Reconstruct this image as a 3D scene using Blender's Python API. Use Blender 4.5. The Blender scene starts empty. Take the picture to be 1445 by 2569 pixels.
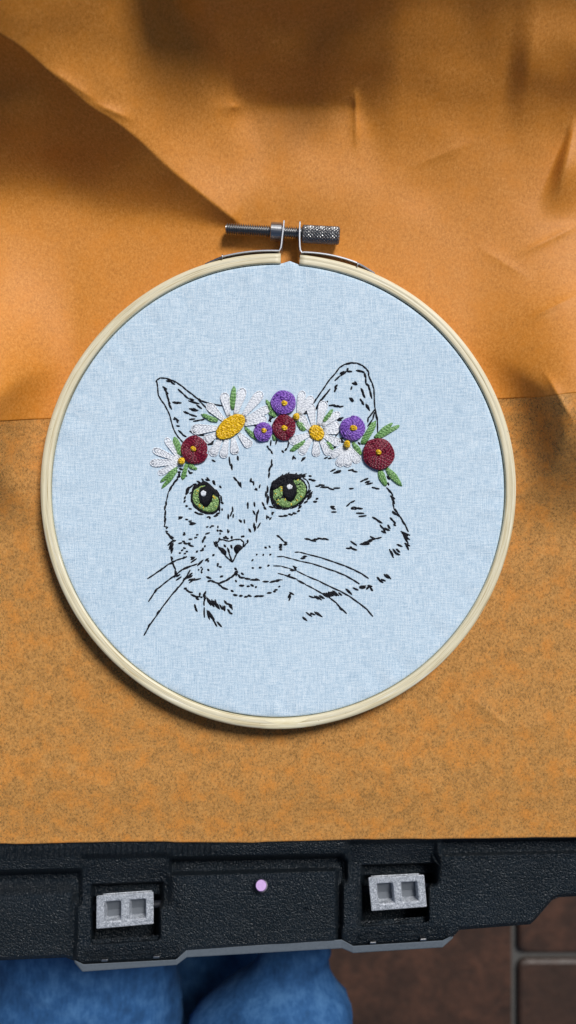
import bpy, math, random
import numpy as np
from mathutils import Vector
random.seed(7); np.random.seed(7)
sc = bpy.context.scene
col = sc.collection
PI = math.pi

# ------------------------------------------------------------------ camera, world, sun, exposure
W0, H0 = 1445.0, 2569.0          # size of the photograph; all traced outlines are in its pixels
FPX = 1976.0                     # focal length in those pixels
CAMH = 275.0                     # camera height above the table paper, mm
cam_d = bpy.data.cameras.new('camera')
cam = bpy.data.objects.new('camera', cam_d); col.objects.link(cam)
cam.location = (0, 0, CAMH*.001)
cam_d.sensor_fit = 'VERTICAL'; cam_d.sensor_height = 24.0
cam_d.lens = 24.0*FPX/H0
cam_d.clip_start = .01; cam_d.clip_end = 50
cam_d.dof.use_dof = True
cam_d.dof.focus_distance = .268
cam_d.dof.aperture_fstop = (cam_d.lens*.001)/.0030
sc.camera = cam

SUN_EL, SUN_AZ = math.radians(50), math.radians(32)    # azimuth clockwise from +Y
world = bpy.data.worlds.new('World'); sc.world = world; world.use_nodes = True
wn = world.node_tree.nodes; wl = world.node_tree.links
sky = wn.new('ShaderNodeTexSky'); sky.sky_type = 'NISHITA'; sky.sun_disc = False
sky.sun_elevation = SUN_EL; sky.sun_rotation = SUN_AZ
wl.new(sky.outputs[0], wn['Background'].inputs['Color'])
wn['Background'].inputs['Strength'].default_value = .05
sun_d = bpy.data.lights.new('sun', 'SUN'); sun_d.energy = 4.0; sun_d.angle = math.radians(17)
sun_d.color = (1.0, .98, .95)
sun = bpy.data.objects.new('sun', sun_d); col.objects.link(sun)
ldir = Vector((math.cos(SUN_EL)*math.sin(SUN_AZ), math.cos(SUN_EL)*math.cos(SUN_AZ), math.sin(SUN_EL)))
sun.rotation_euler = ldir.to_track_quat('Z', 'Y').to_euler()
sun.location = ldir*2
sc.view_settings.view_transform = 'Standard'; sc.view_settings.look = 'None'
sc.view_settings.exposure = -0.10; sc.view_settings.gamma = 1.0

# ------------------------------------------------------------------ helpers
def P(px, py, z=0.0):
    """point (mm) at height z that the photograph shows at pixel px, py"""
    d = (CAMH - z)/FPX
    return Vector(((px - W0/2)*d, (H0/2 - py)*d, z))

class MB:
    """collects vertices (mm), faces and uvs of ONE mesh"""
    def __init__(s): s.v = []; s.f = []; s.uv = {}; s.n = 0
    def add(s, vs, fs, uvs=None):
        n = len(s.v); s.v.extend([tuple(a) for a in vs])
        for k, f in enumerate(fs):
            if uvs: s.uv[len(s.f)] = uvs[k]
            s.f.append(tuple(i+n for i in f))
    def tube(s, pts, r, sides=6, flat=1.0):
        pts = [Vector(p) for p in pts]; n = len(pts)
        if not hasattr(r, '__len__'): r = [r]*n
        vs = []; L = random.random()*3; Ls = []
        for i, p in enumerate(pts):
            a = pts[max(i-1, 0)]; b = pts[min(i+1, n-1)]
            t = (b-a)
            if t.length < 1e-9: t = Vector((1, 0, 0))
            t.normalize()
            x = t.cross(Vector((0, 0, 1)))
            if x.length < 1e-4: x = Vector((1, 0, 0))
            x.normalize(); y = x.cross(t)
            if i: L += (p-pts[i-1]).length
            Ls.append(L)
            for k in range(sides):
                an = 2*PI*k/sides
                vs.append(p + x*(r[i]*math.cos(an)) + y*(r[i]*flat*math.sin(an)))
        fs = []; uvs = []
        for i in range(n-1):
            for k in range(sides):
                k2 = (k+1) % sides
                fs.append((i*sides+k, i*sides+k2, (i+1)*sides+k2, (i+1)*sides+k))
                u0, u1 = k/sides, (k+1)/sides
                uvs.append(((u0, Ls[i]), (u1, Ls[i]), (u1, Ls[i+1]), (u0, Ls[i+1])))
        fs.append(tuple(range(sides))[::-1]); uvs.append([(0, Ls[0])]*sides)
        fs.append(tuple((n-1)*sides+k for k in range(sides))); uvs.append([(0, Ls[-1])]*sides)
        s.add(vs, fs, uvs)
    def prism(s, poly, z0, z1):
        """poly: list of (x, y) mm, extruded between z0 and z1 (numbers or per-corner lists)"""
        n = len(poly)
        a0 = z0 if hasattr(z0, '__len__') else [z0]*n
        a1 = z1 if hasattr(z1, '__len__') else [z1]*n
        vs = [(p[0], p[1], a0[i]) for i, p in enumerate(poly)] + [(p[0], p[1], a1[i]) for i, p in enumerate(poly)]
        fs = [tuple(range(n))[::-1], tuple(range(n, 2*n))]
        for i in range(n):
            j = (i+1) % n; fs.append((i, j, n+j, n+i))
        s.add(vs, fs)
    def lathe(s, a, b, prof, seg=32):
        """prof: list of (t along a->b in mm, radius)"""
        a = Vector(a); b = Vector(b); t = (b-a).normalized()
        x = t.cross(Vector((0, 0, 1))).normalized() if abs(t.z) < .9 else Vector((1, 0, 0))
        y = x.cross(t); vs = []; fs = []; uvs = []
        for (q, r) in prof:
            for k in range(seg):
                an = 2*PI*k/seg
                vs.append(a + t*q + x*(r*math.cos(an)) + y*(r*math.sin(an)))
        for i in range(len(prof)-1):
            for k in range(seg):
                k2 = (k+1) % seg
                fs.append((i*seg+k, i*seg+k2, (i+1)*seg+k2, (i+1)*seg+k))
        fs.append(tuple(range(seg))[::-1]); fs.append(tuple((len(prof)-1)*seg+k for k in range(seg)))
        s.add(vs, fs)
    def build(s, name, mat, parent=None, smooth=True, bevel=0, weld=False):
        me = bpy.data.meshes.new(name)
        c = Vector((0, 0, 0)); V = np.array(s.v)
        c = Vector(((V[:, 0].min()+V[:, 0].max())/2, (V[:, 1].min()+V[:, 1].max())/2, V[:, 2].min()))
        V = (V - np.array(c))*.001
        me.from_pydata([tuple(a) for a in V], [], s.f)
        if s.uv:
            lay = me.uv_layers.new(name='UVMap')
            for p in me.polygons:
                u = s.uv.get(p.index)
                if u:
                    for k, li in enumerate(p.loop_indices): lay.data[li].uv = u[k]
        if smooth: me.polygons.foreach_set('use_smooth', [True]*len(me.polygons))
        me.materials.append(mat); me.update()
        o = bpy.data.objects.new(name, me); col.objects.link(o)
        o.location = c*.001
        if parent: attach(o, parent)
        if bevel:
            m = o.modifiers.new('bevel', 'BEVEL'); m.width = bevel*.001; m.segments = 2; m.limit_method = 'ANGLE'
            m.angle_limit = math.radians(35)
        return o
WL = {}
def attach(o, parent):
    wp = Vector((0, 0, 0)); q = parent
    while q: wp += q.location; q = q.parent
    o.location = o.location - wp; o.parent = parent
def empty(name, loc, parent=None, label=None, cat=None, group=None):
    o = bpy.data.objects.new(name, None); col.objects.link(o); o.location = Vector(loc)*.001
    o.empty_display_size = .01
    if parent: attach(o, parent)
    if label: o['label'] = label
    if cat: o['category'] = cat
    if group: o['group'] = group
    return o
def grid_mesh(name, X, Y, Z, mat, keep=None):
    """X, Y, Z: 2-D arrays in mm"""
    ny, nx = X.shape
    idx = np.arange(nx*ny).reshape(ny, nx)
    q = np.stack([idx[:-1, :-1], idx[1:, :-1], idx[1:, 1:], idx[:-1, 1:]], -1).reshape(-1, 4)
    if keep is not None: q = q[keep[:-1, :-1].reshape(-1)]
    V = np.stack([X, Y, Z], -1).reshape(-1, 3)*.001
    used = np.unique(q); remap = -np.ones(len(V), int); remap[used] = np.arange(len(used))
    V = V[used]; q = remap[q]
    me = bpy.data.meshes.new(name)
    me.vertices.add(len(V)); me.vertices.foreach_set('co', V.astype(np.float32).ravel())
    me.loops.add(q.size); me.loops.foreach_set('vertex_index', q.astype(np.int32).ravel())
    me.polygons.add(len(q)); me.polygons.foreach_set('loop_start', np.arange(0, q.size, 4, dtype=np.int32))
    me.polygons.foreach_set('use_smooth', np.ones(len(q), bool))
    me.materials.append(mat); me.update(); me.validate()
    o = bpy.data.objects.new(name, me); col.objects.link(o)
    return o
def ss(a, b, x):
    t = np.clip((x-a)/(b-a), 0, 1); return t*t*(3-2*t)
def vnoise(X, Y, cell, seed):
    """smooth value noise on arrays"""
    rs = np.random.RandomState(seed); T = rs.rand(64, 64)*2-1
    x = X/cell + 500; y = Y/cell + 500
    xi = np.floor(x).astype(int); yi = np.floor(y).astype(int); fx = x-xi; fy = y-yi
    fx = fx*fx*fx*(fx*(fx*6-15)+10); fy = fy*fy*fy*(fy*(fy*6-15)+10)
    g = lambda a, b: T[b % 64, a % 64]
    return (g(xi, yi)*(1-fx)+g(xi+1, yi)*fx)*(1-fy)+(g(xi, yi+1)*(1-fx)+g(xi+1, yi+1)*fx)*fy

# ------------------------------------------------------------------ materials
class NT:
    def __init__(s, name):
        s.m = bpy.data.materials.new(name); s.m.use_nodes = True
        s.t = s.m.node_tree; s.b = s.t.nodes['Principled BSDF']; s.out = s.t.nodes['Material Output']
    def n(s, typ, **kw):
        o = s.t.nodes.new(typ)
        for k, v in kw.items(): setattr(o, k, v)
        return o
    def l(s, a, b): s.t.links.new(a, b)
    def coords(s, scale=(1, 1, 1), src='Object'):
        """object coordinates in mm times scale"""
        tc = s.n('ShaderNodeTexCoord'); mp = s.n('ShaderNodeMapping')
        mp.inputs['Scale'].default_value = [1000*a for a in scale]
        s.l(tc.outputs[src], mp.inputs['Vector']); return mp.outputs[0]
    def noise(s, vec, scale, detail=2, rough=.5, dist=0):
        o = s.n('ShaderNodeTexNoise'); s.l(vec, o.inputs['Vector'])
        o.inputs['Scale'].default_value = scale; o.inputs['Detail'].default_value = detail
        o.inputs['Roughness'].default_value = rough; o.inputs['Distortion'].default_value = dist
        return o.outputs[0]
    def math(s, op, a, b=None, clamp=False):
        o = s.n('ShaderNodeMath', operation=op); o.use_clamp = clamp
        for i, v in enumerate((a, b)):
            if v is None: continue
            if isinstance(v, (int, float)): o.inputs[i].default_value = v
            else: s.l(v, o.inputs[i])
        return o.outputs[0]
    def ramp(s, fac, stops):
        o = s.n('ShaderNodeValToRGB'); s.l(fac, o.inputs[0]); e = o.color_ramp.elements
        while len(e) < len(stops): e.new(.5)
        for k, (p, c) in enumerate(stops):
            e[k].position = p; e[k].color = (c if hasattr(c, '__len__') else (c, c, c)) + ((1,) if not hasattr(c, '__len__') or len(c) == 3 else ())
        return o.outputs[0]
    def mix(s, f, a, b, mode='MIX'):
        o = s.n('ShaderNodeMix', data_type='RGBA', blend_type=mode)
        for i, v in ((0, f), (6, a), (7, b)):
            if isinstance(v, (int, float)): o.inputs[i].default_value = v
            elif isinstance(v, tuple): o.inputs[i].default_value = v + (1,)
            else: s.l(v, o.inputs[i])
        return o.outputs[2]
    def bump(s, h, strength, dist):
        o = s.n('ShaderNodeBump'); s.l(h, o.inputs['Height']); o.inputs['Strength'].default_value = strength
        o.inputs['Distance'].default_value = dist*.001; s.l(o.outputs[0], s.b.inputs['Normal'])
    def set(s, **kw):
        for k, v in kw.items():
            i = s.b.inputs[k.replace('_', ' ')]
            if hasattr(v, 'links') or hasattr(v, 'is_linked'): s.l(v, i)
            elif isinstance(v, tuple): i.default_value = v + (1,) if len(v) == 3 else v
            else: i.default_value = v
        return s

def thread_mat(name, dark, light, rough=.5, stripe=.5, spec=.35, sheen=.2):
    m = NT(name); tc = m.n('ShaderNodeTexCoord'); sp = m.n('ShaderNodeSeparateXYZ'); m.l(tc.outputs['UV'], sp.inputs[0])
    ph = m.math('ADD', m.math('MULTIPLY', sp.outputs[0], 2*PI*2), m.math('MULTIPLY', sp.outputs[1], 2*PI/1.1))
    st = m.math('ADD', m.math('MULTIPLY', m.math('SINE', ph), .5), .5)
    nz = m.noise(m.coords(), .7, 3, .6)
    f = m.math('ADD', m.math('MULTIPLY', st, stripe), m.math('MULTIPLY', nz, 1-stripe*.6))
    c = m.mix(m.math('MULTIPLY', f, 1.0, True), dark, light)  # stripe colour paints strand highlights and the shade between twists
    m.set(Base_Color=c, Roughness=rough); m.b.inputs['Specular IOR Level'].default_value = spec
    m.b.inputs['Sheen Weight'].default_value = sheen; m.b.inputs['Sheen Roughness'].default_value = .4
    m.bump(st, .7, .10)
    return m.m
M = {}
M['black'] = thread_mat('black_thread', (.003, .003, .005), (.011, .011, .016), .6, .4, .18, .0)
M['white'] = thread_mat('white_thread', (.46, .50, .58), (.88, .90, .93), .45, .6, .3, .0)  # bluish dark tone paints the shade between petal strands
M['green'] = thread_mat('green_thread', (.020, .085, .022), (.22, .44, .14), .36, .75, .5, .0)
M['eye_green'] = thread_mat('iris_thread', (.04, .115, .03), (.31, .48, .17), .4, .7, .45, .0)
M['yellow'] = thread_mat('yellow_thread', (.42, .20, .003), (.95, .62, .012), .36, .7, .5, .0)
M['gold'] = thread_mat('gold_thread', (.5, .33, .02), (.80, .60, .06), .4, .5, .4, .0)
M['maroon'] = thread_mat('maroon_thread', (.035, .001, .007), (.23, .008, .034), .4, .65, .4, .0)
M['violet'] = thread_mat('violet_thread', (.05, .018, .18), (.28, .12, .57), .4, .65, .4, .0)

m = NT('white_cotton'); v = m.coords(); sp = m.n('ShaderNodeSeparateXYZ'); m.l(v, sp.inputs[0])
wob = m.noise(v, .05, 2); wx = m.math('ADD', sp.outputs[0], m.math('MULTIPLY', wob, 2.5)); wy = m.math('ADD', sp.outputs[1], m.math('MULTIPLY', wob, -2.5))
sx = m.math('SINE', m.math('MULTIPLY', wx, 2*PI/.42)); sy = m.math('SINE', m.math('MULTIPLY', wy, 2*PI/.42))
weave = m.math('MULTIPLY', sx, sy)
holes = m.math('MULTIPLY', m.math('MULTIPLY', m.math('ADD', sx, 1), .5), m.math('MULTIPLY', m.math('ADD', sy, 1), .5))
sl1 = m.noise(m.coords((2.9, .20, 1)), 1.0, 4, .7); sl2 = m.noise(m.coords((.22, 2.9, 1)), 1.0, 4, .7)
slub = m.math('ADD', sl1, sl2)
speck = m.noise(v, 3.4, 2, .7)
t1 = m.math('ADD', m.math('MULTIPLY', slub, .75), m.math('MULTIPLY', speck, .75))
t1 = m.math('ADD', m.math('SUBTRACT', t1, m.math('MULTIPLY', holes, .28)), m.math('MULTIPLY', m.math('SUBTRACT', m.noise(v, .05, 3, .6), .5), .08))
c = m.ramp(m.math('MULTIPLY', t1, .6), [(.50, (.345, .475, .60)), (.63, (.525, .665, .785)), (.76, (.75, .835, .90))])
m.set(Base_Color=c, Roughness=.9); m.b.inputs['Specular IOR Level'].default_value = .1
m.bump(m.math('ADD', m.math('MULTIPLY', weave, .3), t1), .5, .15)
M['cotton'] = m.m

m = NT('bamboo'); v = m.coords(); sp = m.n('ShaderNodeSeparateXYZ'); m.l(v, sp.inputs[0])
rad = m.math('SQRT', m.math('ADD', m.math('POWER', sp.outputs[0], 2), m.math('POWER', sp.outputs[1], 2)))
ang = m.math('ARCTAN2', sp.outputs[0], sp.outputs[1])
cx = m.n('ShaderNodeCombineXYZ'); m.l(m.math('MULTIPLY', rad, 2.6), cx.inputs[0]); m.l(m.math('MULTIPLY', ang, 3.5), cx.inputs[1]); m.l(m.math('MULTIPLY', sp.outputs[2], 1.6), cx.inputs[2])
g = m.noise(cx.outputs[0], 1.0, 4, .62)
cx2 = m.n('ShaderNodeCombineXYZ'); m.l(m.math('MULTIPLY', rad, 1.0), cx2.inputs[0]); m.l(m.math('MULTIPLY', ang, 9), cx2.inputs[1])
g2 = m.noise(cx2.outputs[0], 1.0, 2)
c = m.ramp(g, [(.32, (.38, .29, .14)), (.42, (.60, .52, .34)), (.52, (.77, .71, .53)), (.60, (.64, .575, .41)), (.68, (.94, .91, .79))])
c = m.mix(m.math('MULTIPLY', g2, .35), c, (.70, .59, .34))
# flecks
fl = m.noise(v, .9, 2, .5); flm = m.ramp(fl, [(.74, 0.), (.80, 1.)])
c = m.mix(m.math('MULTIPLY', flm, .5), c, (.20, .12, .05))
m.set(Base_Color=c, Roughness=.5); m.bump(g, .25, .15)
M['bamboo'] = m.m
m = NT('bamboo_joint'); v = m.coords((.12, 1.6, 1)); g = m.noise(v, 1.0, 4, .6, .8)
c = m.ramp(g, [(.30, (.58, .46, .24)), (.46, (.74, .66, .43)), (.60, (.74, .68, .48)), (.72, (.90, .86, .70))])
m.set(Base_Color=c, Roughness=.45); M['bamboo_joint'] = m.m

def paper_mat(name, lower):
    m = NT(name); v = m.coords()
    fib = m.noise(m.coords((1, .75, 1)), 1.5 if lower else 1.25, 6, .78, .25); blot = m.noise(v, .15, 4, .6); fine = m.noise(m.coords((1, 1.6, 1)), 2.0, 3, .7)
    if lower:
        c = m.ramp(fib, [(.32, (.40, .190, .052)), (.50, (.76, .365, .092)), (.68, (.88, .46, .140))])
        c = m.mix(m.ramp(blot, [(.46, 0.), (.66, .7)]), c, (.88, .345, .055))
        c = m.mix(m.ramp(fine, [(.38, .30), (.54, 0.)]), c, (.30, .19, .10))
    else:
        c = m.ramp(fib, [(.32, (.43, .150, .012)), (.50, (.60, .224, .026)), (.68, (.72, .30, .058))])
        c = m.mix(m.ramp(blot, [(.45, 0.), (.72, .45)]), c, (.66, .225, .012))
        c = m.mix(m.ramp(fine, [(.34, .25), (.5, 0.)]), c, (.38, .17, .03))
    m.set(Base_Color=c, Roughness=.6); m.b.inputs['Specular IOR Level'].default_value = .25 if lower else .38
    m.bump(m.math('ADD', fib, m.math('MULTIPLY', fine, .4)), .22 if lower else .14, .2)
    if lower:      # thin tissue: the black lid shows between the fibres
        tr = m.n('ShaderNodeBsdfTransparent')
        mot = m.noise(v, .30, 4, .65, .3)
        a = m.math('ADD', m.ramp(fib, [(.32, .58), (.62, .28)]), m.ramp(mot, [(.34, .20), (.60, 0.)]))
        mx = m.n('ShaderNodeMixShader'); m.l(a, mx.inputs[0]); m.l(m.b.outputs[0], mx.inputs[1]); m.l(tr.outputs[0], mx.inputs[2])
        m.l(mx.outputs[0], m.out.inputs['Surface'])
    return m.m
M['paper'] = paper_mat('orange_paper', False); M['tissue'] = paper_mat('thin_orange_tissue', True)

m = NT('black_plastic'); v = m.coords()
vo = m.n('ShaderNodeTexVoronoi', feature='DISTANCE_TO_EDGE'); m.l(m.coords((1, .7, 1)), vo.inputs['Vector']); vo.inputs['Scale'].default_value = .95
dn = m.noise(v, 1.4, 3, .6, 1.2)
h = m.math('ADD', m.math('MULTIPLY', m.math('MINIMUM', vo.outputs[0], .22), 2.0), dn)
big = m.noise(v, .06, 3)
c = m.mix(big, (.003, .0065, .0105), (.0065, .0135, .021))
du = m.noise(v, 1.9, 2, .6)
c = m.mix(m.ramp(du, [(.74, 0.), (.79, .7)]), c, (.16, .18, .20))
m.set(Base_Color=c, Roughness=m.math('ADD', m.math('MULTIPLY', big, .10), .31)); m.b.inputs['Specular IOR Level'].default_value = .5
m.bump(h, 1.0, .62)
M['plastic'] = m.m
m = NT('smooth_black'); m.set(Base_Color=(.012, .014, .02), Roughness=.35); M['smooth'] = m.m

def metal(name, c, rough, bump=0, scale=3.0, metallic=1.0):
    m = NT(name); nz = m.noise(m.coords(), scale, 3, .6)
    cc = m.mix(nz, tuple(a*.72 for a in c), tuple(min(1, a*1.2) for a in c))
    m.set(Base_Color=cc, Roughness=rough, Metallic=metallic)
    if bump: m.bump(nz, bump, .3)
    return m.m
M['steel'] = metal('bright_steel', (.50, .50, .50), .30)
M['dark_steel'] = metal('screw_steel', (.30, .30, .30), .36)
M['bracket'] = metal('bracket_steel', (.60, .61, .64), .34)
m = NT('latch_cast'); v = m.coords(); sp1 = m.noise(v, 2.4, 3, .7); sp2 = m.noise(v, .8, 3, .6)
m.set(Base_Color=m.ramp(m.math('ADD', m.math('MULTIPLY', sp1, .7), m.math('MULTIPLY', sp2, .3)), [(.38, (.24, .265, .30)), (.50, (.50, .53, .58)), (.62, (.88, .90, .94))]), Roughness=.45, Metallic=.45)
m.bump(sp1, 1.0, .4); M['latch'] = m.m
M['trim'] = metal('trim_metal', (.19, .22, .25), .45, 0, 1.0, .3); M['recess'] = metal('latch_recess_shade', (.15, .165, .185), .5, .8, 2.5, .3)  # recess metal darkened to carry the shade inside the latch holes
M['rivet'] = metal('rivet_pink', (.40, .26, .50), .28, 0, 1.0, .35)

m = NT('denim'); v = m.coords()
cl = m.noise(v, .09, 5, .6); tw = m.noise(m.coords((.9, .25, .9)), .7, 3, .6)
c = m.ramp(m.math('ADD', m.math('MULTIPLY', cl, .75), m.math('MULTIPLY', tw, .25)), [(.30, (.010, .042, .112)), (.50, (.024, .088, .225)), (.70, (.065, .17, .35))])
m.set(Base_Color=c, Roughness=.85); m.bump(tw, .15, .2); m.b.inputs['Specular IOR Level'].default_value = .2
M['denim'] = m.m
m = NT('terracotta'); v = m.coords(); info = m.n('ShaderNodeObjectInfo')
a = m.noise(v, .02, 5, .6, .5); b = m.noise(v, .11, 4, .7)
c = m.ramp(m.math('ADD', m.math('MULTIPLY', a, .6), m.math('MULTIPLY', b, .4)), [(.34, (.014, .007, .004)), (.5, (.040, .019, .011)), (.66, (.085, .036, .020))])
c = m.mix(m.math('MULTIPLY', info.outputs['Random'], .5), c, (.040, .023, .015))
m.set(Base_Color=c, Roughness=.5); m.bump(b, .5, 1.5); M['tile'] = m.m
m = NT('grout'); nz = m.noise(m.coords(), .3, 4); m.set(Base_Color=m.mix(nz, (.055, .053, .050), (.085, .082, .077)), Roughness=.9); M['grout'] = m.m

# ------------------------------------------------------------------ floor of tiles, far below
FZ = -470.0
b_ = MB(); q = 1500.0
b_.prism([(-q, -q), (q, -q), (q, q), (-q, q)], FZ-30, FZ-4)
floor = b_.build('floor', M['grout'], smooth=False); floor['kind'] = 'structure'
floor['label'] = 'brown terracotta tile floor with grey grout far below the case'
g0 = P(1291, 2397, FZ); TS = 330.0; GR = 7.0
def tile_mesh():
    b = MB(); a = TS/2-GR/2
    pts = []
    for k in range(4):
        cx_, cy_ = [(a-6, a-6), (-a+6, a-6), (-a+6, -a+6), (a-6, -a+6)][k]
        for j in range(3):
            an = PI/2*k + PI/4*j; pts.append((cx_+6*math.cos(an), cy_+6*math.sin(an)))
    n = len(pts)
    vs = [(x, y, 0) for x, y in pts] + [(x, y, 6) for x, y in pts] + [(x*.985, y*.985, 8) for x, y in pts]
    fs = [tuple(range(2*n, 3*n))]
    for lv in range(2):
        for i in range(n):
            j = (i+1) % n; fs.append((lv*n+i, lv*n+j, lv*n+n+j, lv*n+n+i))
    b.add(vs, fs); return b
t0 = None
for i in range(-2, 3):
    for j in range(-3, 3):
        yo = 0 if i % 2 == 0 else TS*.55
        x = g0.x + (i+.5)*TS; y = g0.y + (j+.5)*TS + yo
        if t0 is None:
            t0 = tile_mesh().build('tile', M['tile'], None, smooth=False); t = t0
        else:
            t = t0.copy(); col.objects.link(t); t.parent = None
        t.location = Vector((x, y, FZ-5 + random.uniform(-.6, .6)))*.001
        t.rotation_euler = (0, 0, random.uniform(-.004, .004))
        attach(t, floor)

# ------------------------------------------------------------------ person in jeans under the case
per = empty('person', P(500, 2700, -150), None, 'person sitting under the case, only the thighs of their blue jeans in view', 'person')
def legs():
    b = MB()
    def leg(path, seed):
        n = 60; sides = 48; vs = []; fs = []
        pts = [P(x, y, z) for x, y, z, r in path]; rr = [r for *_, r in path]
        for i in range(n):
            t = i/(n-1)*(len(pts)-1); k = min(int(t), len(pts)-2); f = t-k; f2 = f*f*(3-2*f)
            c = pts[k].lerp(pts[k+1], f); r = rr[k]*(1-f2)+rr[k+1]*f2
            for j in range(sides):
                an = 2*PI*j/sides
                w = 1 + .016*math.sin(3*an+seed+i*.22) + .012*math.sin(5*an-i*.35+seed*2) + .008*math.sin(i*.9+2*math.sin(an*2+seed)) + .035*(1-abs(math.sin(i*.33+1.6*an+seed)))**5 + .022*(1-abs(math.sin(i*.21-2.3*an+seed*2)))**6
                vs.append((c.x + r*w*math.cos(an), c.y, c.z + r*.92*w*math.sin(an)))
        for i in range(n-1):
            for j in range(sides):
                j2 = (j+1) % sides; fs.append((i*sides+j, i*sides+j2, (i+1)*sides+j2, (i+1)*sides+j))
        fs.append(tuple(range(sides))); fs.append(tuple((n-1)*sides+j for j in range(sides))[::-1])
        b.add(vs, fs)
    leg([(225, 1700, -105, 46), (225, 2330, -112, 43), (215, 2520, -112, 46), (230, 3000, -115, 66), (330, 3600, -120, 85)], .3)
    leg([(800, 2000, -112, 12), (765, 2330, -104, 13), (735, 2400, -101, 17), (683, 2569, -97, 38), (640, 2750, -100, 56), (600, 3600, -120, 88)], 2.1)
    leg([(560, 1900, -215, 40), (590, 2330, -210, 42), (600, 2520, -205, 46), (560, 3000, -190, 60), (460, 3600, -140, 70)], 4.2)
    return b
jeans = legs().build('jeans', M['denim'], per)

# ------------------------------------------------------------------ the black plastic case
case = empty('plastic_case', P(722, 1300, -30), None, 'black pebble grained plastic case with two silver latches, carrying the orange paper', 'case')
# flat lid under the paper
b_ = MB(); lid = [P(x, y, -1.6) for x, y in ((-350, -400), (1800, -400), (1800, 2098), (-350, 2122))]
b_.prism([(p.x, p.y) for p in lid][::-1], -30, -1.6)
b_.build('lid', M['plastic'], case, smooth=False)
# moulded front
nx = 900; xs = np.linspace(-350, 1800, nx); ts = np.linspace(0, 1, 180)
ox = np.array([-350, 165, 190, 207, 443, 468, 858, 880, 1112, 1140, 1152, 1330, 1344, 1385, 1402, 1800], float)
oy = np.array([2425, 2402, 2412, 2421, 2409, 2386, 2361, 2375, 2362, 2347, 2333, 2319, 2306, 2258, 2251, 2228], float)
QX, TT = np.meshgrid(xs, ts)
ytop = 2115 - .0104*QX; ybot = 2452 - .0809*QX
Yo = np.interp(QX, ox, oy)
PY = (ytop-4) + TT*(Yo-ytop+4)
Q = (PY-ytop)/(ybot-ytop)*300
def box(x0, x1, q0, q1, e=8, eq=None):
    eq = eq or e
    return ss(x0-e, x0+e, QX)*(1-ss(x1-e, x1+e, QX))*ss(q0-eq, q0+eq, Q)*(1-ss(q1-eq, q1+eq, Q))
Z = -1.6 - 2.4*ss(6, 60, Q) - 3.0*ss(40, 120, Q) - 1.0*ss(150, 300, Q)
def put(mask, val):
    global Z
    Z = Z*(1-mask) + val*mask
# left block
put(box(-400, 205, 66, 400, 10, 7), -15.0)
put(box(-400, 188, 104, 400, 16, 22), -8.2 - 3.5*ss(110, 300, Q))
# centre block
put(box(425, 862, 44, 80, 8, 8), -12.5)
put(box(436, 842, 88, 400, 22, 11), -5.2 - 2.5*ss(100, 290, Q))
put(box(846, 872, 56, 400, 7, 7), -13.5)
# right block
put(box(1105, 1900, 4, 48, 12, 9), -8.5)
put(box(1138, 1900, 62, 400, 30, 18), -4.8 - 2.0*ss(60, 200, Q))
# latch wells
for (xa, xb, qa, la, lb) in ((205, 425, 34, 233, 396), (872, 1098, 6, 910, 1082)):
    put(box(xa, xb, qa, 252, 12, 8), -6.5 - 3.5*ss(qa, qa+66, Q))
    put(box(la, lb+10, qa+66, 252, 8, 3), -17.0)
    put(box(la+2, lb, qa+97, 238, 6, 5), -28.0)
    # arms and foot of the frame round the latch
    put(box(xa-16, xa+26, qa+108, 400, 9, 14), -7.6 - 2.0*ss(240, 300, Q))
    put(box(xb-28, xb+22, qa+122, 400, 9, 14), -7.0 - 2.0*ss(240, 300, Q))
    put(box(xa-16, xb+22, 236, 400, 8, 7), -7.2 - 2.4*ss(240, 300, Q))
Z += .25*vnoise(QX, Q, 60, 3)
# ribs on the lip, left
Z += .5*np.sin(2*PI*(QX+Q*.18)/14.0)*box(-400, 545, 8, 34, 8, 4)
# a scuffed dimple on the centre block
Z -= .8*np.exp(-(np.hypot(QX-768, PY-2284)/7)**2)
Zs = Z - 1.4*(1-ss(0, 9, Yo-PY))
d = (CAMH - Zs)/FPX
o = grid_mesh('front_panel', (QX-W0/2)*d, (H0/2-PY)*d, Zs, M['plastic'])
sm = o.modifiers.new('thickness', 'SOLIDIFY'); sm.thickness = .004; sm.offset = -1
attach(o, case)
# grey trim strip along the bottom
topl = [(186, 2408), (210, 2419), (442, 2407), (469, 2381), (857, 2357), (886, 2373), (1110, 2359), (1136, 2346)]
botl = [(186, 2414), (207, 2438), (443, 2421), (468, 2402), (858, 2379), (886, 2391), (1110, 2377), (1137, 2353)]
b_ = MB(); vs = []; fs = []; n = len(topl)
for (tz, bz) in ((-8.6, -9.6), (-15, -15)):
    for (a, z) in ((topl, tz), (botl, bz)):
        for x, y in a: vs.append(P(x, y, z))
for i in range(n-1):
    fs += [(i, n+i, n+i+1, i+1), (n+i, 3*n+i, 3*n+i+1, n+i+1), (i+1, 2*n+i+1, 2*n+i, i), (2*n+i, 2*n+i+1, 3*n+i+1, 3*n+i)]
fs += [(0, 2*n, 3*n, n), (n-1, 2*n-1, 4*n-1, 3*n-1)]
b_.add(vs, fs); b_.build('trim_strip', M['trim'], case, smooth=False, bevel=.5)
for (tx, ty) in ((262, 2410), (392, 2402), (936, 2366), (1062, 2358)):
    b_ = MB(); b_.prism([tuple(P(tx+a, ty+b2-a*.05, -7.6).xy) for a, b2 in ((-8, 3), (8, 3), (8, -3), (-8, -3))], -10, -7.6); b_.build('glint_tab', M['steel'], case, smooth=False, bevel=.25)  # small bright steel bits added for the glints along the trim
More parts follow.
